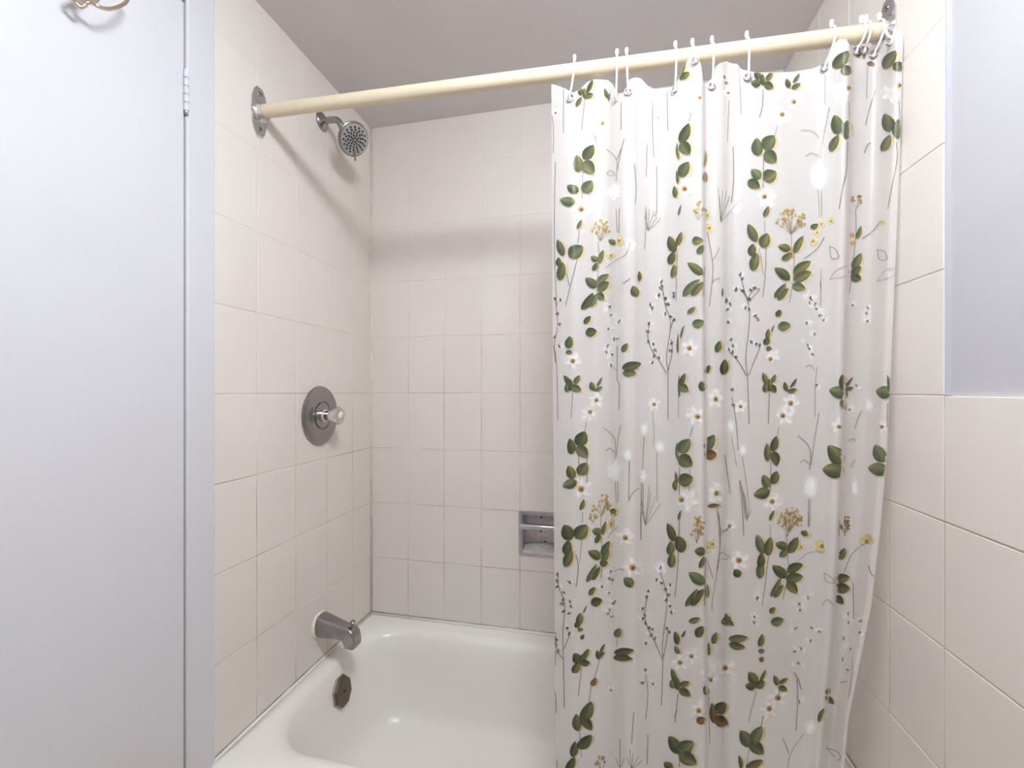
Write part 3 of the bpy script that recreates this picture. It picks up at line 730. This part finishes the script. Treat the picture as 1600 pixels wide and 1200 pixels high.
LEAVES = {
 'A': [(198,185,44,24,100),(245,165,66,20,65),(222,200,50,22,95),(242,210,38,26,20),(192,238,50,20,60),(322,198,45,18,110),(338,215,35,12,80),
       (187,528,76,48,95),(238,475,78,50,55),(240,545,70,60,-50),(165,645,56,40,150),(140,703,68,44,170),(232,635,66,54,50),(195,812,46,18,65),
       (108,922,78,34,110),(180,940,76,62,40),(100,988,42,26,90),(112,1032,82,40,80),(265,972,36,28,150),(297,965,66,26,70),(268,1010,42,24,60),(350,895,38,24,150),
       (250,1085,66,40,140),(305,1068,72,32,35),(308,1103,66,40,35),(232,1172,92,36,55),(260,1168,70,28,60),(295,1150,42,36,-40),
       (685,85,72,18,70),(670,110,50,20,100),(695,115,46,28,40),(690,385,96,46,65),(695,455,68,54,-60),(660,470,76,15,95),(690,555,78,50,60),(655,590,60,15,95),(645,660,54,24,95),(668,745,52,10,75),
       (632,905,78,42,110),(665,880,66,26,70),(630,970,62,36,70),(637,1030,62,28,80),(748,890,46,38,10),(762,930,46,28,60),(738,1020,84,38,140),(722,1110,108,36,45),(748,1115,80,30,50),
       (782,505,72,12,85,1),(783,590,46,22,90,1),(475,1055,46,20,90,1),(455,1125,52,38,110),(868,1130,40,10,88)],
 'B': [(190,110,48,32,100),(245,118,50,24,55),(182,152,44,36,170),(215,135,52,24,95),(243,162,44,36,-30),(332,152,44,24,110),(372,128,50,16,55),(370,165,46,22,30),
       (190,450,80,52,95),(245,430,78,62,55),(250,497,70,60,-45),(182,577,58,44,135),(172,625,62,46,-30),(248,585,66,62,30),(230,752,52,24,65),
       (165,852,88,42,115),(225,888,68,52,70),(165,932,56,38,80),(178,988,82,44,75),(315,922,58,36,165),(383,907,88,32,62),(328,962,58,30,35),(457,820,40,24,20),
       (305,1045,86,44,142),(398,1015,98,44,35),(400,1055,88,46,25),(383,1105,62,40,-15),(295,1122,82,32,50),(310,1140,72,28,48),
       (562,345,88,60,100),(608,370,86,44,88),(552,432,84,38,62),(580,40,100,54,48),(606,92,46,46,-40),(800,335,84,58,105),(850,365,88,42,88),(795,430,84,40,62),(812,40,96,52,55),(850,75,48,44,-40),
       (660,12,36,26,95),(690,25,20,12,60),(722,62,40,20,-10,1),(663,850,62,22,70),(655,985,82,38,60),(652,1030,58,36,40),(650,1060,52,42,-20)],
 'C': [(232,180,46,24,50),(250,238,52,42,15),(148,285,56,36,80),(148,332,30,20,0),(138,465,56,24,120),(185,460,46,24,60),(140,495,46,26,80),(182,500,46,34,-30),(155,485,52,22,90),
       (255,490,42,26,110),(290,470,50,14,60),(285,502,42,18,25),(155,772,72,38,95),(203,735,72,58,60),(208,798,68,50,-45),(157,893,62,42,110),(150,948,66,44,-160),(210,877,64,52,55),(207,1045,52,20,70),
       (355,1075,30,22,10),(440,395,86,42,15),(430,430,58,34,0),(410,310,46,24,60),(680,235,62,10,75),(722,135,46,22,40),(752,195,52,40,15),(660,290,92,10,88),
       (682,460,62,24,70),(685,500,52,38,-30),(665,490,100,12,90),(770,490,46,28,100),(795,410,42,24,60),(690,770,76,56,50),(695,840,72,62,-35),(657,795,82,14,92),(695,928,68,62,15),(650,920,60,14,95),(645,955,46,22,95),
       (808,755,80,48,60),(810,810,58,48,0,1),(668,1095,46,14,75),(848,305,56,30,70),(875,400,68,40,80),(825,1050,60,18,5,1)],
 'D': [(288,148,36,26,60),(315,210,58,44,10),(238,245,46,22,80),(232,278,40,30,60),(262,220,36,8,70),(243,315,26,22,0),(225,455,58,26,110),(265,455,42,20,65),(227,495,46,30,80),(265,502,40,30,-60),(245,485,60,22,90),
       (322,492,44,22,105),(358,475,52,14,55),(352,510,44,22,15),(235,800,80,32,92),(268,760,72,36,75),(272,830,68,40,-80),(228,935,62,40,110),(210,990,74,52,-165),(270,918,62,40,70),(258,1095,52,16,65),
       (10,305,40,30,70),(35,400,72,36,80),(592,475,78,34,100),(570,520,82,58,165),(622,470,50,14,55,1),(622,502,34,18,20),(590,578,48,24,-70),(803,475,72,14,95),(782,520,66,58,165),
       (552,812,100,66,122),(545,885,94,68,172),(764,805,86,56,115),(755,880,84,60,170),(405,1178,26,20,-40)],
 'E': [(140,95,74,58,110),(205,92,78,62,50),(138,165,66,42,75),(145,215,86,42,70),(275,90,42,36,170),(312,75,66,20,75),(283,125,46,24,55),(265,200,64,42,150),(320,170,76,32,60),(320,205,62,32,60),(310,240,38,34,0),
       (252,285,94,26,60),(274,288,70,26,58),(425,328,54,42,130),(255,370,46,24,50),(275,420,54,42,15),(195,500,56,32,80),(187,525,36,26,60),(200,550,26,18,0),(210,585,26,18,60),(222,455,42,8,65),
       (182,685,52,42,110),(225,665,56,24,60),(180,728,56,34,60),(222,705,44,32,-10),(205,690,52,24,80),(282,668,42,22,100),(305,640,50,16,65),(300,668,42,18,40),(262,795,42,26,60,1),
       (228,932,98,54,62),(185,985,78,40,95),(228,990,74,44,-50),(170,1110,72,36,80),(220,1075,84,50,45),(155,1180,74,36,60),(405,652,88,36,8),(400,685,84,34,-4),(378,565,46,34,60),
       (625,95,88,38,110),(668,150,78,52,105),(622,168,62,38,80),(630,225,68,38,85),(760,185,46,40,170),(768,235,56,20,70),(745,310,84,48,142),(722,400,96,30,55),(750,400,92,38,55),(792,370,64,20,90),
       (735,505,52,28,20),(760,560,56,38,65),(888,510,50,38,40),(650,590,62,28,100),(655,645,42,22,120),(685,570,36,12,60),(638,765,66,24,105),(652,800,66,28,100),(632,805,42,24,100),(690,805,48,28,20),(690,845,58,36,-30),
       (765,975,40,36,40,1),(640,1090,90,52,120),(695,1105,90,68,40),(705,1155,90,62,-30),(612,1188,50,36,140),(830,590,56,30,70),(802,640,60,18,90),(785,835,46,24,100),(855,915,66,46,40),(820,940,92,36,95,1),(860,980,68,50,-20,1)],
 'F': [(95,285,40,36,120),(203,150,90,40,110),(245,160,84,42,80),(205,225,72,36,85),(203,270,78,38,85),(300,155,52,38,165),(358,155,82,42,60),(312,190,52,30,45),(292,278,82,46,140),(365,262,80,42,25),(362,308,78,48,10),
       (352,352,70,44,-48),(275,350,98,26,62),(290,370,72,26,55),(260,460,36,26,50),(282,510,60,42,12),(48,495,42,20,100),(38,515,36,18,180),(66,520,38,20,-40),(100,590,84,36,5),(95,625,72,34,-12),
       (205,600,58,28,75),(208,650,30,22,0),(210,690,24,22,60,1),(168,775,62,44,125),(215,765,60,16,65),(155,815,46,36,170),(200,805,52,38,30),(275,788,50,24,110),(312,790,46,20,30),(308,825,42,28,-20),
       (130,1060,84,54,118),(187,1045,92,52,62),(185,1105,80,56,-40),(108,1170,62,20,100),(175,1180,84,38,25,1),(22,920,62,46,40),(22,985,60,44,-20,1),(585,195,58,34,62),(588,312,68,42,10),(588,355,68,48,-5),(575,410,48,34,-50),
       (520,840,30,22,60),(527,880,50,26,-40,1),(490,950,68,18,70),(410,98,30,26,140)],
}
STEMS = {
 'A': [[(210,540),(209,620),(207,690)],[(195,840),(187,905)],[(185,975),(155,1100),(132,1195)],[(137,1040),(150,1100)],[(283,895),(287,940),(283,1050),(275,1195)],[(320,1015),(370,980),(415,950),(435,895)],[(205,370),(212,300),(220,230)],
       [(75,480),(75,350),(55,215)],[(85,520),(80,760),(82,1000),(92,1195)],[(123,180),(122,385)],[(608,170),(612,375)],[(540,240),(537,350),(545,500)],[(393,240),(393,370)],[(512,440),(507,590)],[(452,530),(460,640),(455,715)],[(558,540),(558,740),(545,775)],
       [(500,930),(505,830),(505,750)],[(655,940),(652,1060),(650,1170)],[(720,290),(712,330)],[(268,395),(275,430)],[(795,850),(820,1000),(815,1100),(803,1195)],[(820,980),(840,950),(855,920)],[(815,1090),(830,1072),(858,1065)],
       [(370,610),(372,510),(325,460)],[(375,560),(390,480),(407,412)],[(372,510),(395,455)],[(325,575),(345,560),(365,578),(345,585),(325,575)],[(370,740),(375,850)],[(385,735),(383,855)],[(780,1010),(775,1150)],[(400,1090),(435,1065)]],
 'B': [[(215,180),(212,260),(198,310)],[(282,350),(270,400)],[(218,490),(215,640)],[(222,795),(225,860)],[(230,920),(225,1050),(213,1155)],[(197,920),(217,1050)],[(348,860),(350,930),(362,965),(352,1100),(338,1180)],[(405,975),(470,925),(505,870)],
       [(475,650),(482,780)],[(490,655),(492,775)],[(488,505),(495,430),(530,262)],[(478,500),(478,410),(440,375),(395,372)],[(475,490),(440,480),(415,495)],[(478,410),(500,370)],[(610,425),(605,560),(590,640),(575,740)],[(617,240),(620,320)],[(840,425),(845,500),(825,620),(805,740)],
       [(853,235),(857,320)],[(745,185),(715,270),(695,350)],[(705,80),(700,225)],[(680,880),(740,835),(765,800)],[(648,740),(650,850),(635,1000),(618,1135)],[(530,915),(540,970),(572,965),(560,930),(530,915)],[(530,1070),(560,1030),(605,1010),(610,1050),(530,1070)],
       [(755,930),(765,975),(800,975),(790,940),(755,930)],[(755,1080),(790,1030),(832,1020),(825,1055),(755,1080)],[(100,40),(108,170),(113,300)],[(60,230),(55,340),(53,425)],[(78,450),(80,600),(70,710)],[(508,110),(508,250)],[(490,1020),(487,1195)],[(690,480),(705,440),(722,430)]],
 'C': [[(165,515),(158,640)],[(228,655),(220,700)],[(188,770),(197,930)],[(210,1080),(208,1130)],[(297,1105),(295,1195)],[(375,300),(375,450),(385,490),(383,600)],[(97,650),(90,380),(80,300),(95,200),(85,80)],[(78,300),(85,380)],[(537,610),(545,700),(543,775)],[(497,725),(490,880)],
       [(430,838),(427,1030)],[(558,800),(560,1030)],[(365,935),(372,1040)],[(378,935),(380,1035)],[(365,830),(362,735),(310,685)],[(372,820),(378,740),(392,672)],[(320,795),(340,780),(362,800)],[(485,940),(482,1195)],[(493,945),(492,1100)],[(728,680),(715,730)],[(668,870),(665,1000)],[(665,1125),(665,1195)],[(840,1060),(855,1130),(858,1195)],
       [(715,880),(710,980)],[(230,810),(230,940)],[(428,1020),(450,985),(475,968)],[(345,390),(375,420)],[(75,815),(75,1060)],[(880,815),(900,960)],[(662,520),(662,640)]],
 'D': [[(245,520),(240,665)],[(288,680),(282,730)],[(253,800),(250,980)],[(250,1140),(248,1195)],[(340,1165),(325,1195)],[(430,1020),(428,1150)],[(437,1020),(437,1140)],[(435,880),(435,780),(378,722)],[(440,860),(460,730),(480,615)],[(390,850),(410,835),(432,855)],[(460,635),(462,490),(470,400)],[(415,400),(440,392),(458,415)],
       [(72,540),(90,650),(100,790)],[(70,720),(93,865)],[(40,810),(65,995)],[(118,820),(135,930),(148,1035)],[(105,935),(118,1050),(125,1195)],[(110,930),(120,1000),(133,1110)],[(680,605),(660,640),(645,690)],[(800,570),(797,680)],[(485,0),(488,60)],[(572,1120),(568,1195)],[(615,745),(640,735),(645,750)],[(625,870),(645,835)]],
 'E': [[(208,120),(195,240)],[(180,200),(190,260),(180,350)],[(295,100),(303,200),(297,310)],[(330,120),(350,90),(382,68)],[(410,270),(385,268),(362,278)],[(205,730),(190,860)],[(290,690),(270,760),(250,820),(240,890)],[(375,580),(372,630)],[(665,30),(660,230),(645,400)],[(785,210),(780,440)],[(845,0),(855,180),(820,400),(815,460)],
       [(850,230),(870,220),(897,222)],[(790,220),(805,260),(822,310)],[(660,850),(645,985)],[(505,760),(515,850),(505,970)],[(450,935),(440,1085)],[(388,1060),(388,1195)],[(515,1040),(512,1180)],[(85,560),(85,720)],[(80,820),(88,900),(92,1195)],[(668,1150),(665,1195)],[(862,80),(875,90),(898,78)],[(482,0),(482,130)],[(800,860),(805,1085)],[(195,1010),(205,1150)],[(640,960),(655,930)]],
 'F': [[(242,190),(225,340),(210,440)],[(325,90),(330,200),(335,260),(325,330),(308,408)],[(378,228),(430,190),(500,185)],[(185,835),(160,925),(148,980)],[(215,950),(207,1005)],[(152,1100),(135,1195)],[(370,1025),(378,890),(375,780)],[(395,830),(380,780),(360,750)],[(330,1195),(350,1120),(410,1035)],[(335,1130),(320,1085),(305,1060)],[(595,280),(630,200),(690,150)],
       [(640,680),(635,780),(620,870)],[(640,330),(645,500)],[(505,285),(515,325),(552,330),(530,300),(505,285)],[(495,440),(520,410),(548,440)],[(512,1102),(575,1165),(575,1130),(512,1102)],[(715,250),(725,290),(742,300)],[(580,800),(615,795)],[(0,280),(20,190),(70,220)],[(10,0),(20,110),(5,270)],[(25,100),(60,70)],[(120,0),(125,110)],[(145,0),(140,40)],[(430,0),(432,70)],[(290,830),(293,880)]],
}
FLOWERS = {
 'A': [(285,320,38,(303,338)),(205,742,48,(203,742)),(735,240,42,(755,218)),(705,640,44,(690,645)),(85,290,22),(565,312,26)],
 'B': [(365,230,42,(360,238)),(305,312,42,(305,297)),(235,690,44,(222,682)),(590,195,48,(620,172)),(820,200,46,(857,160)),(55,195,26)],
 'C': [(165,372,40),(275,555,38),(237,622,36,(245,610)),(205,968,54,(203,972)),(545,575,32),(712,312,42),(835,550,46),(738,628,46,(750,632)),(705,1025,50,(675,1022)),(838,992,48)],
 'D': [(260,348,36,(250,363)),(345,570,44),(318,632,44,(308,628)),(262,1035,44,(258,1030)),(110,585,32),(10,990,36),(572,680,36),(775,680,30),(620,600,24)],
 'E': [(412,120,44),(445,260,52),(668,705,42),(722,675,38),(755,930,44),(840,745,46,(880,730)),(800,765,40,(810,785)),(540,805,24),(345,835,24)],
 'F': [(105,230,50,(103,225)),(285,870,50),(247,928,46,(245,920)),(40,730,44),(60,65,30),(190,400,24),(175,490,22)],
}
PUFFS = {'A': [(445,505,20,28),(575,515,20,28),(425,290,12,24),(360,660,34,40),(440,910,26,30)], 'B': [(478,585,44,60),(90,740,22,24)],
 'C': [(500,690,22,32),(572,775,25,28),(420,812,25,28),(495,915,20,30),(360,885,36,52),(420,1180,30,26)], 'D': [(438,960,38,54),(720,582,26,34),(65,680,20,30),(122,790,20,28),(645,965,18,42)], 'E': [(575,262,30,34),(355,820,14,28)], 'F': [(440,1010,34,34)]}
UMBELS = {'A': [(300,840,110,100),(758,745,64,90)], 'B': [(355,795,165,125),(655,700,52,80,True)], 'C': [(302,1045,100,110),(752,1140,70,90)], 'D': [(345,1110,125,110),(600,1135,60,90,True)],
 'E': [(262,20,50,60),(300,1172,62,80),(750,90,70,110)], 'F': [(342,45,130,95),(600,70,60,85,True)]}
YELLOWS = {'A': [(382,888,26),(345,958,20),(795,770,22),(805,830,24)], 'B': [(450,890,26),(490,810,20),(535,797,18),(470,850,20),(775,800,16)], 'C': [(365,1075,22),(345,1140,18)], 'D': [], 'E': [(365,10,22),(345,50,18),(790,165,30),(820,150,22)], 'F': [(495,160,34),(395,165,20),(425,105,22),(705,140,36)]}
ORANGES = {'B': [(347,928),(352,960,9),(633,862,12),(636,900,12)], 'F': [(320,160,12),(330,185,9)], 'E': [(292,118,8)], 'A': [(285,985,6)]}
TWIGS = {   # grey budding twigs: stems, then buds
 'C': ([[(612,650),(612,430),(605,350),(625,200),(600,110),(580,0)],[(605,430),(570,370),(540,330),(515,260),(525,190)],[(612,420),(632,330),(628,270)],[(622,230),(640,170)]],
       [(585,20),(570,65),(600,75),(615,105),(640,70),(600,150),(625,160),(640,180),(530,110),(535,125),(520,200),(515,235),(520,280),(540,295),(550,320),(545,345),(570,355),(535,380),(630,290),(625,320),(80,80),(95,150),(100,200),(85,260),(105,300)]),
 'D': ([[(150,668),(143,460),(135,350),(152,180),(140,80),(105,30)],[(138,440),(110,390),(90,360),(60,330)],[(148,440),(175,370),(200,310)],[(150,70),(170,40),(200,35)]],
       [(90,40),(120,45),(150,80),(135,120),(150,130),(180,160),(190,175),(70,270),(80,300),(60,320),(75,330),(90,350),(160,280),(185,290),(200,300),(45,95),(50,130),(55,190),(160,40),(72,505),(80,580)]),
 'E': ([[(127,920),(122,700),(120,560),(128,430),(100,350),(98,290)],[(122,690),(95,650),(85,580)],[(125,640),(145,590),(155,560)],[(580,905),(587,700),(585,620),(605,450),(605,380),(575,280)],[(585,690),(550,610),(520,550),(500,490),(512,390)],[(590,680),(605,600),(612,545)]],
       [(98,290),(95,320),(95,350),(125,380),(150,330),(120,410),(115,430),(150,420),(160,440),(120,465),(150,470),(85,620),(95,650),(90,600),(140,545),(150,570),(575,260),(560,320),(580,330),(600,365),(615,385),(625,340),(600,410),(620,440),(630,470),(515,370),(510,395),(490,450),(500,480),(490,500),(505,520),(520,545),(540,550),(530,575),(510,615),(550,590),(605,540),(620,560),(507,738),(490,795)]),
 'B': ([[(110,1050),(130,1130),(150,1170)],[(150,1170),(200,1120)]], [(110,1045),(115,1065),(95,1115),(120,1120),(150,1160),(175,1110),(50,1165),(60,1185),(40,120),(45,150)]),
 'A': ([[(580,1080),(590,1140),(600,1195)]], [(580,1080),(575,1110),(570,1145),(600,1160),(640,1135),(610,1185),(105,1165)]),
}
DOTS = {'C': [(340,120),(345,155),(335,220),(375,265),(362,270),(330,300),(350,340),(345,395),(385,185),(325,330)], 'D': [(430,95),(440,75),(485,155),(420,195),(455,240),(425,295),(432,310),(450,340),(500,180),(465,130),(705,120),(700,150),(705,180),(632,108),(655,487),(470,488)],
 'E': [(345,280),(340,310),(355,320),(335,380),(365,420),(355,430),(330,475),(350,490),(335,455),(300,350)], 'F': [(385,430),(425,400),(370,545),(445,540),(390,460),(480,560),(365,650),(380,705),(440,600),(395,640),(615,475),(620,520),(675,510),(595,590),(630,640),(595,690),(615,740),(675,565),(185,405),(170,515),(390,890)], 'B': [(440,1160),(460,1185)]}
for k, w in WIN.items():
    for l in PUFFS.get(k, []): puff(w, *l)
    for l in FLOWERS[k]: flower(w, *l)
    for l in STEMS[k]: stroke(w, l, rnd.uniform(.8, 1.25), (110, 100, 86) if rnd.random() < .6 else (134, 124, 110))
    for l in LEAVES[k]: leaf(w, *l)
    for l in UMBELS[k]: umbel(w, *l)
    for l in YELLOWS[k]: yellow(w, *l)
    for l in ORANGES.get(k, []): orange(w, *l)
    if k in TWIGS:
        for l in TWIGS[k][0]: stroke(w, l, 1.15, (92, 82, 74))
        for l in TWIGS[k][1]:
            lace(w, l[0] + rnd.uniform(-10, 10), l[1] + rnd.uniform(-8, 8)); bud(w, *l)
    for l in DOTS.get(k, []):
        lace(w, l[0] + rnd.uniform(-25, 25), l[1] + rnd.uniform(-15, 15)); lace(w, l[0] + rnd.uniform(-25, 25), l[1] + rnd.uniform(-15, 15)); bud(w, l[0], l[1], (64, 58, 50), .8)
brush(WIN['A'], 515, 840, [(505, 730), (522, 742), (545, 750), (560, 775), (578, 782), (500, 770)])
brush(WIN['B'], 20, 800, [(8, 640), (30, 650), (48, 655), (62, 680), (95, 712), (15, 680)])
brush(WIN['C'], 503, 1140, [(482, 1000), (522, 955), (530, 985), (550, 1010), (578, 1038), (480, 1040)])
brush(WIN['D'], 140, 1110, [(118, 960), (132, 1000), (150, 1040), (160, 1065), (125, 985)])
brush(WIN['E'], 440, 1198, [(432, 1110), (448, 1130), (468, 1145), (490, 1160), (420, 1150)])
brush(WIN['E'], 388, 1196, [(368, 1150), (408, 1155)])
leafI.build('leaf_print', cur)
flowI.build('flower_print', cur)
stemI.build('stem_print', cur)
